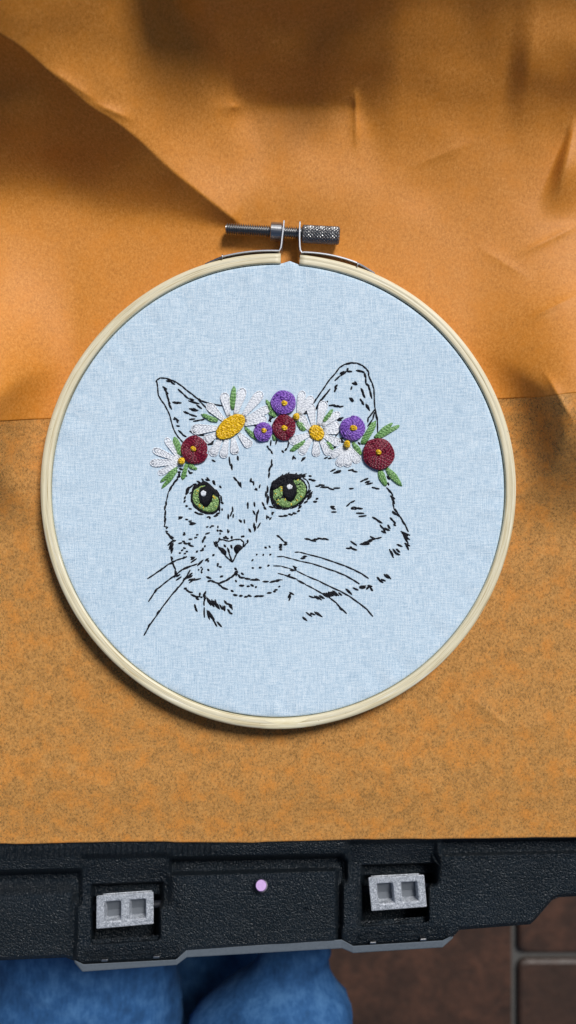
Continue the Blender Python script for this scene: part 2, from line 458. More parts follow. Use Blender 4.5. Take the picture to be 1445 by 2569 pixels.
# latches
def latch(c4, z=-7.0, th=4.4):
    TL, TR, BR, BL = [P(x, y, z) for x, y in c4]
    def at(u, v, dz=0):
        p = (TL*(1-u)+TR*u)*(1-v)+(BL*(1-u)+BR*u)*v
        return Vector((p.x, p.y, p.z + dz - .8*v))
    us = [0, .14, .43, .57, .86, 1]; vv = [0, .20, .80, 1]
    b = MB(); idx = {}; vs = []; fs = []; recs = []
    def vid(k, p):
        if k not in idx: idx[k] = len(vs); vs.append(p)
        return idx[k]
    T = lambda i, j: vid(('t', i, j), at(us[i], vv[j]))
    for i in range(5):
        for j in range(3):
            if j == 1 and i in (1, 3):
                # recess: walls, a sloped back and a flat ledge
                du = .02
                f = [vid(('f', i, k), p) for k, p in enumerate((at(us[i]+du, vv[1]+.05, -2.2), at(us[i+1]-du, vv[1]+.05, -2.2), at(us[i+1]-du, .60, -3.8), at(us[i]+du, .60, -3.8), at(us[i+1]-du, .78, -3.5), at(us[i]+du, .78, -3.5)))]
                a, b2, c, d2 = T(i, 1), T(i+1, 1), T(i+1, 2), T(i, 2)
                a, b2, c, d2 = T(i, 1), T(i+1, 1), T(i+1, 2), T(i, 2)
                fs.extend([(a, f[0], f[1], b2), (d2, c, f[4], f[5]), (a, d2, f[5], f[3], f[0]), (b2, f[1], f[2], f[4], c)])
                rb = MB(); rb.add([vs[k]+Vector((0, 0, .02)) for k in f], [(0, 3, 2, 1), (3, 5, 4, 2)]); recs.append(rb)
            else:
                fs.append((T(i, j), T(i, j+1), T(i+1, j+1), T(i+1, j)))
    B = lambda i, j: vid(('b', i, j), at(.09+.82*us[i], .16+.68*vv[j], -th))
    ring = [(i, 0) for i in range(5)] + [(5, j) for j in range(3)] + [(i, 3) for i in range(5, 0, -1)] + [(0, j) for j in range(3, 0, -1)]
    for k in range(len(ring)):
        p, q = ring[k], ring[(k+1) % len(ring)]
        fs.append((T(*p), T(*q), B(*q), B(*p)))
    fs.append(tuple(B(*p) for p in ring)[::-1])
    b.add(vs, fs)
    o = b.build('latch', M['latch'], case, smooth=False, bevel=.4)
    for rb in recs: rb.build('recess', M['recess'], o, smooth=False)
latch([(241, 2247), (386, 2237), (385, 2322), (239, 2335)])
latch([(923, 2201), (1065, 2194), (1073, 2279), (932, 2290)])
# hinge pins of the latches
for (a, b2) in (((200, 2281), (425, 2266)), ((885, 2232), (1110, 2224))):
    b_ = MB(); b_.tube([P(*a, -15), P(*b2, -15)], 1.3, 12); b_.build('hinge_pin', M['smooth'], case)
# round rivet
b_ = MB(); c0 = P(655, 2223, -7.2); c1 = P(655, 2221, -1.2)
b_.lathe(c0, c1, [(0, 2.0), (5.2, 2.0), (5.5, 1.88), (5.6, 1.75)], 40)
b_.build('rivet', M['rivet'], case, smooth=False)
b_ = MB(); b_.lathe(c0, c1, [(0, 2.75), (2.6, 2.6), (2.9, 2.3), (2.9, 2.05)], 28); b_.build('rivet_collar', M['smooth'], case)

# ------------------------------------------------------------------ orange paper
HC = (697.0, 1231.0)
ZBASE = 3.2
def paper_h(X, Y):
    h = np.zeros_like(X)
    hd = np.hypot(X-HC[0], Y-HC[1]); off = ss(610, 800, hd)
    # diagonal ridge, upper left: a cone-like crest ending near the screw
    ex, ey = 625., 580.; ux, uy = -.784, -.62
    vx = X-ex; vy = Y-ey; s = vx*ux+vy*uy; dd = vx*uy - vy*ux      # dd<0: above right
    sp_ = np.maximum(s, 1.)
    q = -dd/sp_
    bend = .025*vnoise(X, Y, 170, 11)
    q = q + bend
    neg = np.log1p(np.exp(np.clip((q+.52)/.10, -40, 40)))*.10/.52
    pos = np.exp(-(np.maximum(q, 0)/.85)**1.15)
    f = np.where(q < 0, neg, pos)
    f = np.where(s > 0, np.minimum(f, 1), 0)*ss(-5, 60, s)
    amp = 30.*(1-np.exp(-sp_/560.))*.9
    h += amp*f
    # top of the sheet rises away from the viewer
    wc = ss(-70, 40, X - (478 + .41*Y))
    k = 7 + 75*ss(880, 1010, X) + 30*(1-ss(560, 600, X))
    y0 = 268 + 30*ss(900, 1300, X)
    rise = k*np.log1p(np.exp(np.clip((y0-Y)/k, -40, 40)))
    h += wc*.074*rise*(1-.32*ss(900, 1200, X))
    h += (1-wc)*.046*80*np.log1p(np.exp(np.clip((300-Y)/80., -40, 40)))
    h += .026*70*np.log1p(np.exp(np.clip((560-Y)/70., -40, 40)))
    # upright pinch beside the pocket
    h += 1.3*np.exp(-np.abs(X-(893+.02*(Y-300)))/10.)*ss(215, 262, Y)*(1-ss(300, 400, Y))
    h += 1.2*np.exp(-np.hypot((X-588)/26., (Y-268)/14.))
    # upper right fold
    h += .017*40*np.log1p(np.exp(np.clip((318-Y+.1*(X-1300))/40., -30, 8)))*ss(1262, 1330, X + .12*(Y-200))*ss(-60, 220, Y)
    # crumpled corner at the right edge
    cxl = 1447 - (Y-290)*.20
    win = ss(280, 420, Y)*(1-ss(420, 560, Y))
    lf = ss(0, 1, np.clip(1-(cxl-X)/np.clip((Y-250)*.24, 22, 62), 0, 1))
    rt = np.exp(-(np.maximum(X-cxl, 0)/90.)**2)
    h += 4.5*win*np.where(X < cxl, lf, rt)
    # swell either side of the hoop: crest near y=1010, falling towards the viewer
    cy = 1045. + 0*X
    fr = np.where(Y > cy, 1-ss(5, 310, Y-cy), np.exp(-((cy-Y)/330.)**2))
    wr = 1.15*ss(1160, 1480, X) + 1.35*(1-ss(-80, 200, X))
    h += 1.5 + (1.2 + 16.0*wr)*fr
    h += 2.4*np.exp(-((X-700)/260.)**2-((Y-520)/105.)**2)
    # soft creases at the right
    for (x0, y0_, x1, y1, a, w) in ((1300, 640, 1460, 560, .9, 14), (1330, 800, 1450, 740, 1.0, 18), (1365, 930, 1440, 1060, 1.6, 16),
                                  (1175, 1745, 1290, 1835, .7, 16), (1290, 1835, 1420, 1800, .4, 18), (1200, 620, 1330, 700, .4, 16),
                                  (240, 260, 330, 300, .9, 16), (120, 170, 250, 260, .9, 22), (1030, 420, 1200, 350, .5, 24),
                                  (60, 1900, 330, 2000, .25, 26), (860, 1960, 1100, 1900, .25, 26)):
        lx = x1-x0; ly = y1-y0_; L = math.hypot(lx, ly); lx /= L; ly /= L
        t = (X-x0)*lx + (Y-y0_)*ly; e = (X-x0)*ly - (Y-y0_)*lx
        h += a*ss(-20, L*.4, t)*(1-ss(L*.6, L+20, t))*np.exp(-np.abs(e)/w)
    top = 1-ss(350, 800, Y)
    h += (.45*vnoise(X, Y, 150, 21) + .12*vnoise(X, Y, 70, 22))*(.45+.8*top)*(.35+.65*off)
    h += .9*vnoise(X, Y, 260, 23)*off*(.4+top)
    # held down at the front lip
    h *= 1-.9*ss(1950, 2110, Y)
    cap = ZBASE-.1 + (np.maximum(hd-588, 0)/31.)**1.8
    return -.8*np.log(np.exp(-h/.8) + np.exp(-np.minimum(cap, 60.)/.8))
def sheet(name, edge_t, edge_b, step, dz, mat):
    xs = np.arange(-300, 1745+step, step)
    n = int((edge_b(xs).mean()-edge_t(xs).mean())/step)
    X, T = np.meshgrid(xs, np.linspace(0, 1, n))
    et = edge_t(X); eb = edge_b(X)
    Y = et + (eb-et)*T
    h = paper_h(X, Y) + dz
    d = (CAMH-h)/FPX
    o = grid_mesh(name, (X-W0/2)*d, (H0/2-Y)*d, h, mat)
    sm = o.modifiers.new('thickness', 'SOLIDIFY'); sm.thickness = .00002; sm.offset = -1
    o['category'] = 'paper'
    return o
ed = lambda X: np.interp(X, [-300, 0, 320, 630, 860, 1445, 1800], [2120, 2117, 2112, 2113, 2106, 2100, 2096]) + 1.2*vnoise(X, X*0, 45, 9)
lower = sheet('paper_sheet', lambda X: 700+0*X, ed, 4.0, 0.0, M['tissue'])
lower['label'] = 'thin mottled orange tissue paper under the lower half of the hoop, reaching the case front'
upper = sheet('paper_sheet', lambda X: -330+0*X, lambda X: 1056-.046*X + 5*vnoise(X, X*0, 90, 4), 4.0, .035, M['paper'])
upper['label'] = 'brighter orange paper with deep creases, rising behind the screw of the hoop'

# ------------------------------------------------------------------ the hoop
ZB, ZT, ZC = 3.2, 10.6, 10.0       # hoop base, ring top, cloth
hc = P(HC[0], HC[1], ZT)
SC = (CAMH-ZT)/FPX               # mm per pixel at the ring top
RO, RI = 598.5*SC, 571.5*SC
hoop = empty('embroidery_hoop', (hc.x, hc.y, ZB), None, 'round bamboo embroidery hoop with a metal screw clamp at its top, lying on orange paper', 'hoop')
def ang_of(px, py): return math.atan2(-(py-HC[1]), px-HC[0])
aL, aR = ang_of(704, 640), ang_of(752.5, 645)
def ring(a0, a1, prof, n, wob=.12, caps=True):
    b = MB(); vs = []; fs = []; m_ = len(prof)
    for i in range(n+1):
        a = a0 + (a1-a0)*i/n
        w = wob*math.sin(3*a+.4) + wob*.6*math.sin(7*a+1)
        for (r, z) in prof:
            vs.append((hc.x + (r+w)*math.cos(a), hc.y + (r+w)*math.sin(a), z))
    for i in range(n):
        for k in range(m_):
            k2 = (k+1) % m_
            fs.append((i*m_+k, i*m_+k2, (i+1)*m_+k2, (i+1)*m_+k))
    if caps: fs.append(tuple(range(m_))[::-1]); fs.append(tuple(n*m_+k for k in range(m_)))
    b.add(vs, fs); return b
prof = [(RI, ZB+.4), (RI, ZT-.5), (RI+.15, ZT-.15), (RI+.5, ZT), (RI+1.55, ZT+.05), (RI+1.7, ZT-.01), (RI+1.85, ZT+.05), (RI+2.4, ZT+.06), (RO-.9, ZT), (RO-.35, ZT-.2), (RO-.05, ZT-.7), (RO, ZT-1.4), (RO, ZB+.5), (RO-.4, ZB), (RI+.4, ZB)]
o = ring(aL, aL+2*PI-(aL-aR), prof, 260).build('outer_ring', M['bamboo'], hoop)
# shift the mesh so that the grain runs round the hoop's own centre
def recentre(o, c):
    off = Vector((c[0]*.001, c[1]*.001, 0)); wp = o.parent.matrix_world.translation if False else None
    cur = Vector((0, 0, 0)); q = o
    while q: cur += q.location; q = q.parent
    dlt = Vector((off.x-cur.x, off.y-cur.y, 0))
    for v in o.data.vertices: v.co -= dlt
    o.location += dlt
recentre(o, hc)
prof2 = [(RI-4.6, ZB), (RI-4.6, ZC-.6), (RI-4.2, ZC-.25), (RI-1.3, ZC-.25), (RI-.9, ZC-.6), (RI-.9, ZB)]
o = ring(0, 2*PI, prof2, 180, .1, False).build('inner_ring', M['bamboo'], hoop); recentre(o, hc)
# scarf joint: a slightly proud yellower splice at the bottom of the outer ring
ja0, ja1 = ang_of(652, 1826), ang_of(792, 1821)
pj = [(RI+.25, ZT-.25), (RI+.5, ZT+.0), (RI+2.0, ZT+.05), (RO-.85, ZT+.0), (RO-.3, ZT-.2), (RO+.0, ZT-.7), (RO+.03, ZT-1.4), (RO-.6, ZT-1.4)]
b_ = ring(ja0, ja1, pj, 40)
b_.v = [(x, y, z + .07 - .14*abs(((math.atan2(y-hc.y, x-hc.x)-ja0)/(ja1-ja0))*2-1)**1.5 + .04*math.sin((math.hypot(x-hc.x, y-hc.y)-RI)*2.2)) for x, y, z in b_.v]
b_.build('splice', M['bamboo_joint'], hoop)
# brackets: sheet-metal strips standing on edge round the ring, bent outwards at the gap
def strip(path, th, z0, z1):
    b = MB(); n = len(path); L = []; R = []
    for i in range(n):
        a = path[max(i-1, 0)]; c = path[min(i+1, n-1)]; t = (c-a).normalized(); nn = Vector((-t.y, t.x, 0))
        L.append(path[i]+nn*th/2); R.append(path[i]-nn*th/2)
    vs = []
    for i in range(n):
        e = min(1.0, .35+.65*min(i, 4)/4)
        zm = (z0+z1)/2; hh = (z1-z0)/2*e
        vs += [(L[i].x, L[i].y, zm-hh), (L[i].x, L[i].y, zm+hh), (R[i].x, R[i].y, zm+hh), (R[i].x, R[i].y, zm-hh)]
    fs = [(0, 1, 2, 3), tuple(4*(n-1)+k for k in range(4))[::-1]]
    for i in range(n-1):
        for k in range(4):
            k2 = (k+1) % 4; fs.append((4*i+k, 4*i+4+k, 4*i+4+k2, 4*i+k2))
    b.add(vs, fs); return b
def arc_then_up(a_far, a_near, up, bulge):
    pts = []
    n = 16
    for i in range(n):
        f = i/(n-1); a = a_far+(a_near-a_far)*f
        lift = .45 + bulge*math.sin(PI*f)
        r = RO + lift
        p = Vector((hc.x+r*math.cos(a), hc.y+r*math.sin(a), 0)); pts.append(p)
    u = [P(x, y, ZT) for x, y in up]; u = [Vector((p.x, p.y, 0)) for p in u]
    return pts + u
zz0, zz1 = ZB+.6, ZT+.25
lp = arc_then_up(ang_of(511, 655), ang_of(694, 634), [(701, 629), (704.5, 622), (706, 612), (708.5, 590), (711, 570), (712.5, 553)], .25)
rp = arc_then_up(ang_of(941, 684), ang_of(763, 637), [(757, 634), (753.5, 628), (752, 618), (751.5, 600), (751.5, 575), (752.5, 556)], .55)
for pth in (lp, rp):
    o = strip(pth, .55, zz0, zz1).build('bracket', M['bracket'], hoop, smooth=False, bevel=.12)
# small welded ticks on the strips
for (px, py, ang) in ((557, 644, 78), (897, 664, 105)):
    b_ = MB(); p = P(px, py, ZT+.4); b_.tube([p+Vector((0, -.55, 0)), p+Vector((.1, .75, 0))], .22, 6); b_.build('rivet', M['bracket'], hoop)
# screw with knurled knob, and the nut
ZS = 7.4
sa, sb = P(566, 573.5, ZS), P(760, 585, ZS)
L = (sb-sa).length
scr = MB(); prof = [(0, .9), (.12, 1.45)]; t = .35; pitch = .78
while t < L-.5:
    prof += [(t, 1.42), (t+pitch*.22, 1.95), (t+pitch*.42, 1.95), (t+pitch*.7, 1.42)]; t += pitch
prof += [(L, 1.4)]
scr.lathe(sa, sb, prof, 24)
screw = scr.build('screw', M['dark_steel'], hoop, smooth=False)
ka, kb = P(757, 586.5, ZS), P(852, 591.5, ZS)
KL = (kb-ka).length; kb_ = MB(); ns, nt = 120, 64; vs = []; fs = []
tdir = (kb-ka).normalized(); xd = tdir.cross(Vector((0, 0, 1))).normalized(); yd = xd.cross(tdir)
for i in range(nt+1):
    q = KL*i/nt; edge = min(q, KL-q)
    for k in range(ns):
        an = 2*PI*k/ns; r0 = 3.05
        u1 = (an*r0*1.0 + q)/1.18; u2 = (an*r0*1.0 - q)/1.18
        n1 = 17; s1 = n1*an/(2*PI) + q/1.15; s2 = n1*an/(2*PI) - q/1.15
        d1 = abs((s1 % 1)-.5)*2; d2 = abs((s2 % 1)-.5)*2
        r = r0 - .30 + .36*min(d1, d2) - max(0, .5-edge)*.9
        if i in (0, nt): r = 2.2
        vs.append(ka + tdir*q + xd*(r*math.cos(an)) + yd*(r*math.sin(an)))
for i in range(nt):
    for k in range(ns):
        k2 = (k+1) % ns; fs.append((i*ns+k, i*ns+k2, (i+1)*ns+k2, (i+1)*ns+k))
fs.append(tuple(range(ns))[::-1]); fs.append(tuple(nt*ns+k for k in range(ns)))
kb_.add(vs, fs); kb_.build('knurled_knob', M['dark_steel'], screw, smooth=False)
na, nb = P(678.5, 580.5, ZS), P(708, 582.2, ZS)
b_ = MB(); NL = (nb-na).length
b_.lathe(na, nb, [(0, 2.2), (.08, 2.9), (.25, 3.1), (NL-.25, 3.1), (NL-.05, 2.95), (NL, 2.2)], 32)
b_.build('nut', M['steel'], hoop, smooth=False)

# ------------------------------------------------------------------ the embroidered cloth
cloth = empty('embroidered_cloth', (hc.x, hc.y, ZC), None, 'white cotton cloth stretched in the hoop, embroidered with a cat wearing a flower crown', 'embroidery')
nR, nA = 60, 240
th = np.linspace(0, 2*PI, nA+1); rr = np.concatenate([np.linspace(0, .985, nR-6), [.991, .996, 1.0, 1.003, 1.004, 1.004]])
TH, RR = np.meshgrid(th, rr)
ga = ang_of(728, 645)
da = (TH-ga+PI) % (2*PI) - PI
Rf = RI - .25 + 1.3*np.exp(-(da/math.radians(1.7))**2)
drop = np.zeros_like(RR)
for k, dz in enumerate((.05, .15, .4, .9, 1.8, 3.0)): drop[nR-6+k] = dz
Rm = np.minimum(RR, 1.0)*Rf*np.where(RR > 1, 1, 1)
Zc = ZC - drop + .10*vnoise(hc.x+Rm*np.cos(TH), hc.y+Rm*np.sin(TH), 22, 8)*(RR < .97) + (.10*np.sin(37*TH+2*np.sin(5*TH))+.08*np.sin(61*TH+1+3*np.sin(3*TH)))*ss(.80, .97, RR)*(RR < .99)
o = grid_mesh('fabric', Rm*np.cos(TH)+hc.x, Rm*np.sin(TH)+hc.y, Zc, M['cotton'])
attach(o, cloth); recentre(o, hc)

FR = {'A': (360, 880, 300/1445), 'B': (600, 880, 300/1445), 'C': (760, 880, 300/1445), 'D': (350, 1080, 300/1445), 'E': (600, 1120, 300/1445),
      'F': (780, 1140, 280/1445), 'G': (340, 1320, 300/1445), 'H': (600, 1320, 400/1445)}
def cv(fr, x, y):
    ox_, oy_, s = FR[fr]; return (ox_+x*s, oy_+y*s)
TR_ = .262                       # black thread radius, mm
def lay(b, p0, p1, r=TR_, lift=.30, base=0.0, sides=6, n=5):
    """one straight stitch between pixel points, arched over the cloth"""
    a = P(p0[0], p0[1], ZC); c = P(p1[0], p1[1], ZC)
    pts = []; rad = []
    w = Vector((random.uniform(-.05, .05), random.uniform(-.05, .05), 0))
    for i in range(n+1):
        t = i/n; p = a.lerp(c, t) + w*math.sin(PI*t)
        p.z = ZC + base - .12 + lift*math.sin(PI*(.12+.76*t))
        pts.append(p); rad.append(r*(.72+.36*math.sin(PI*t)))
    b.tube(pts, rad, sides, .85)
def stroke(b, fr, pts, thick=0, run=False):
    pts = [cv(fr, *p) for p in pts]
    for i in range(len(pts)-1):
        p, q = Vector(pts[i]), Vector(pts[i+1])
        if thick:
            d = (q-p); nrm = Vector((-d.y, d.x)).normalized(); k = random.uniform(.08, .2)
            lay(b, p+nrm*1.0-d*.03, q+nrm*.8-d*k, TR_*.92, .18)
            lay(b, p-nrm*.8+d*k, q-nrm*1.0+d*.04, TR_*.92, .22)
        elif run:
            d = q-p; lay(b, p-d*.07, q+d*.07, TR_*.98, .10, .06)
        else: lay(b, p, q, TR_, .27)
def strokes(txt):
    """'F x,y x,y ...' per stitch; a leading * doubles the thread"""
    out = []
    for ln in txt.replace('\n', ';').split(';'):
        ln = ln.strip()
        if not ln: continue
        w = ln.split(); fr = w[0]; tk = fr[0] == '*'; fr = fr.strip('*')
        out.append((fr, [tuple(float(a) for a in k.split(',')) for k in w[1:]], tk))
    return out
def stitches(name, txt, parent):
    for fr, pts, tk in strokes(txt):
        b = MB(); stroke(b, fr, pts, tk); b.build(name, M['black'], parent)
def outline(name, txt, parent):
    b = MB()
    for fr, pts, tk in strokes(txt): stroke(b, fr, pts, tk, True)
    return b.build(name, M['black'], parent)
def part(name, px, py, label=None):
    p = P(px, py, ZC); return empty(name, (p.x, p.y, ZC), cloth, label)

# ---- ears
ear = part('cat_ear', 440, 1010, 'pointed ear outlined in black thread above the maroon rose')
outline('outline', '''A 150,375 165,350 200,328 270,332 330,352 395,378 470,430 520,475 590,525 655,580 690,600 770,628 860,648 960,665
A 160,370 172,440 180,540 215,600 255,650 290,720 320,790 340,870 370,960 400,1015 440,1065 480,1110; A 655,575 700,630 765,695 800,755''', ear)
stitches('stitch', '''*A 275,357 340,375; A 330,375 380,408; A 395,378 370,372; A 415,462 480,520; A 480,520 545,580; *A 550,575 610,600; *A 545,600 670,645; A 640,650 708,700
*A 665,575 690,610; A 230,432 285,465; *A 250,445 275,495; A 265,490 300,520; *A 275,500 290,560; *A 285,545 305,600; A 295,590 325,640; *A 305,630 335,710
*A 350,615 430,640; *A 395,622 458,635; A 550,700 620,705; *A 580,715 660,725; A 600,695 640,715; *A 485,730 550,765; A 550,765 645,795; A 552,830 625,823
A 600,852 690,835; A 690,838 740,825; A 370,803 430,850; A 358,825 400,825; A 400,835 418,872; A 397,905 440,913; *A 422,957 470,1010; A 460,1005 520,1040
A 555,970 650,1010; *A 650,1010 735,1025; *A 770,1120 845,1110; *A 780,1135 850,1100; *A 785,1120 840,1130; A 790,1210 800,1225''', ear)
ear = part('cat_ear', 890, 990, 'tall rounded ear outlined in black thread at the right of the crown')
outline('outline', '''C 120,635 165,580 225,490 280,410 330,340 390,275 440,205 505,165 580,145 650,148 720,178 770,220 795,255 795,300 835,385 858,460 862,560 870,690 885,770 900,850 900,980
*C 120,635 165,580; *C 505,160 600,145; *C 885,770 898,840''', ear)
stitches('stitch', '''C 385,360 450,300; *C 450,300 530,250; C 530,248 595,252; *C 445,275 500,252; *C 530,232 550,212; C 330,460 270,540; *C 285,520 215,600; *C 220,590 150,715; C 300,605 285,630
*C 380,440 420,415; C 385,450 412,455; *C 380,495 400,455; *C 645,232 715,255; C 690,240 745,262; *C 745,262 757,330; C 757,330 760,390; *C 760,390 800,430; *C 795,430 810,480; *C 810,470 828,575
*C 595,385 655,412; C 625,370 655,410; C 592,430 582,470; *C 705,450 730,520; *C 720,500 745,570; C 690,580 715,610; *C 715,605 730,655; *C 768,640 775,700; *C 780,650 800,725
*C 565,565 600,620; *C 580,565 608,612; C 312,663 390,652; *C 355,655 430,680; C 410,660 450,675; C 430,680 490,668
C 870,705 785,820; C 790,800 783,865; C 865,740 845,830; C 840,830 780,915; C 870,700 900,860
*C 410,830 490,810; C 415,845 470,840; C 350,1020 420,980; C 390,1040 440,970; *C 420,1070 490,1060; *C 430,1090 500,1110; *C 365,1170 400,1170; *C 20,745 60,715; C 0,760 50,760
*C 670,1100 685,1140; C 725,1020 740,1050; *C 440,1075 480,1090; C 360,890 390,870
*B 350,850 410,800; B 360,830 385,860; B 370,790 380,850; B 185,895 205,920''', ear)

# ---- face outline and fur
outline('cheek_outline', '''*D 470,575 430,620; *D 440,600 395,670; *D 400,660 350,740; D 350,740 325,850; *D 325,850 318,910; *D 318,900 298,965; *D 320,960 300,1040; *D 318,1020 295,1060; *D 320,1050 298,1115
D 315,1100 300,1160; D 295,1160 345,1170; D 340,1170 320,1190; D 312,1215 345,1220; *D 320,1230 360,1260; *D 345,1245 375,1290; D 365,1268 415,1300; *D 360,1270 400,1320; *D 390,1330 440,1335
*G 430,365 445,400; *G 450,380 430,415; *G 445,420 460,480; *G 460,470 480,520; G 480,520 478,590''', cloth)
outline('cheek_outline', '''F 980,430 1030,480 1060,530; *F 1000,450 1040,500; *F 1030,530 1085,580; *F 1045,540 1080,640; *F 1060,560 1070,620; F 1060,620 1075,690; *F 1075,690 1120,760; *F 1055,740 1105,785; F 1060,735 1140,800
*F 1120,760 1150,810; F 1150,800 1190,860; *F 1180,850 1225,920; F 1225,920 1260,998''', cloth)
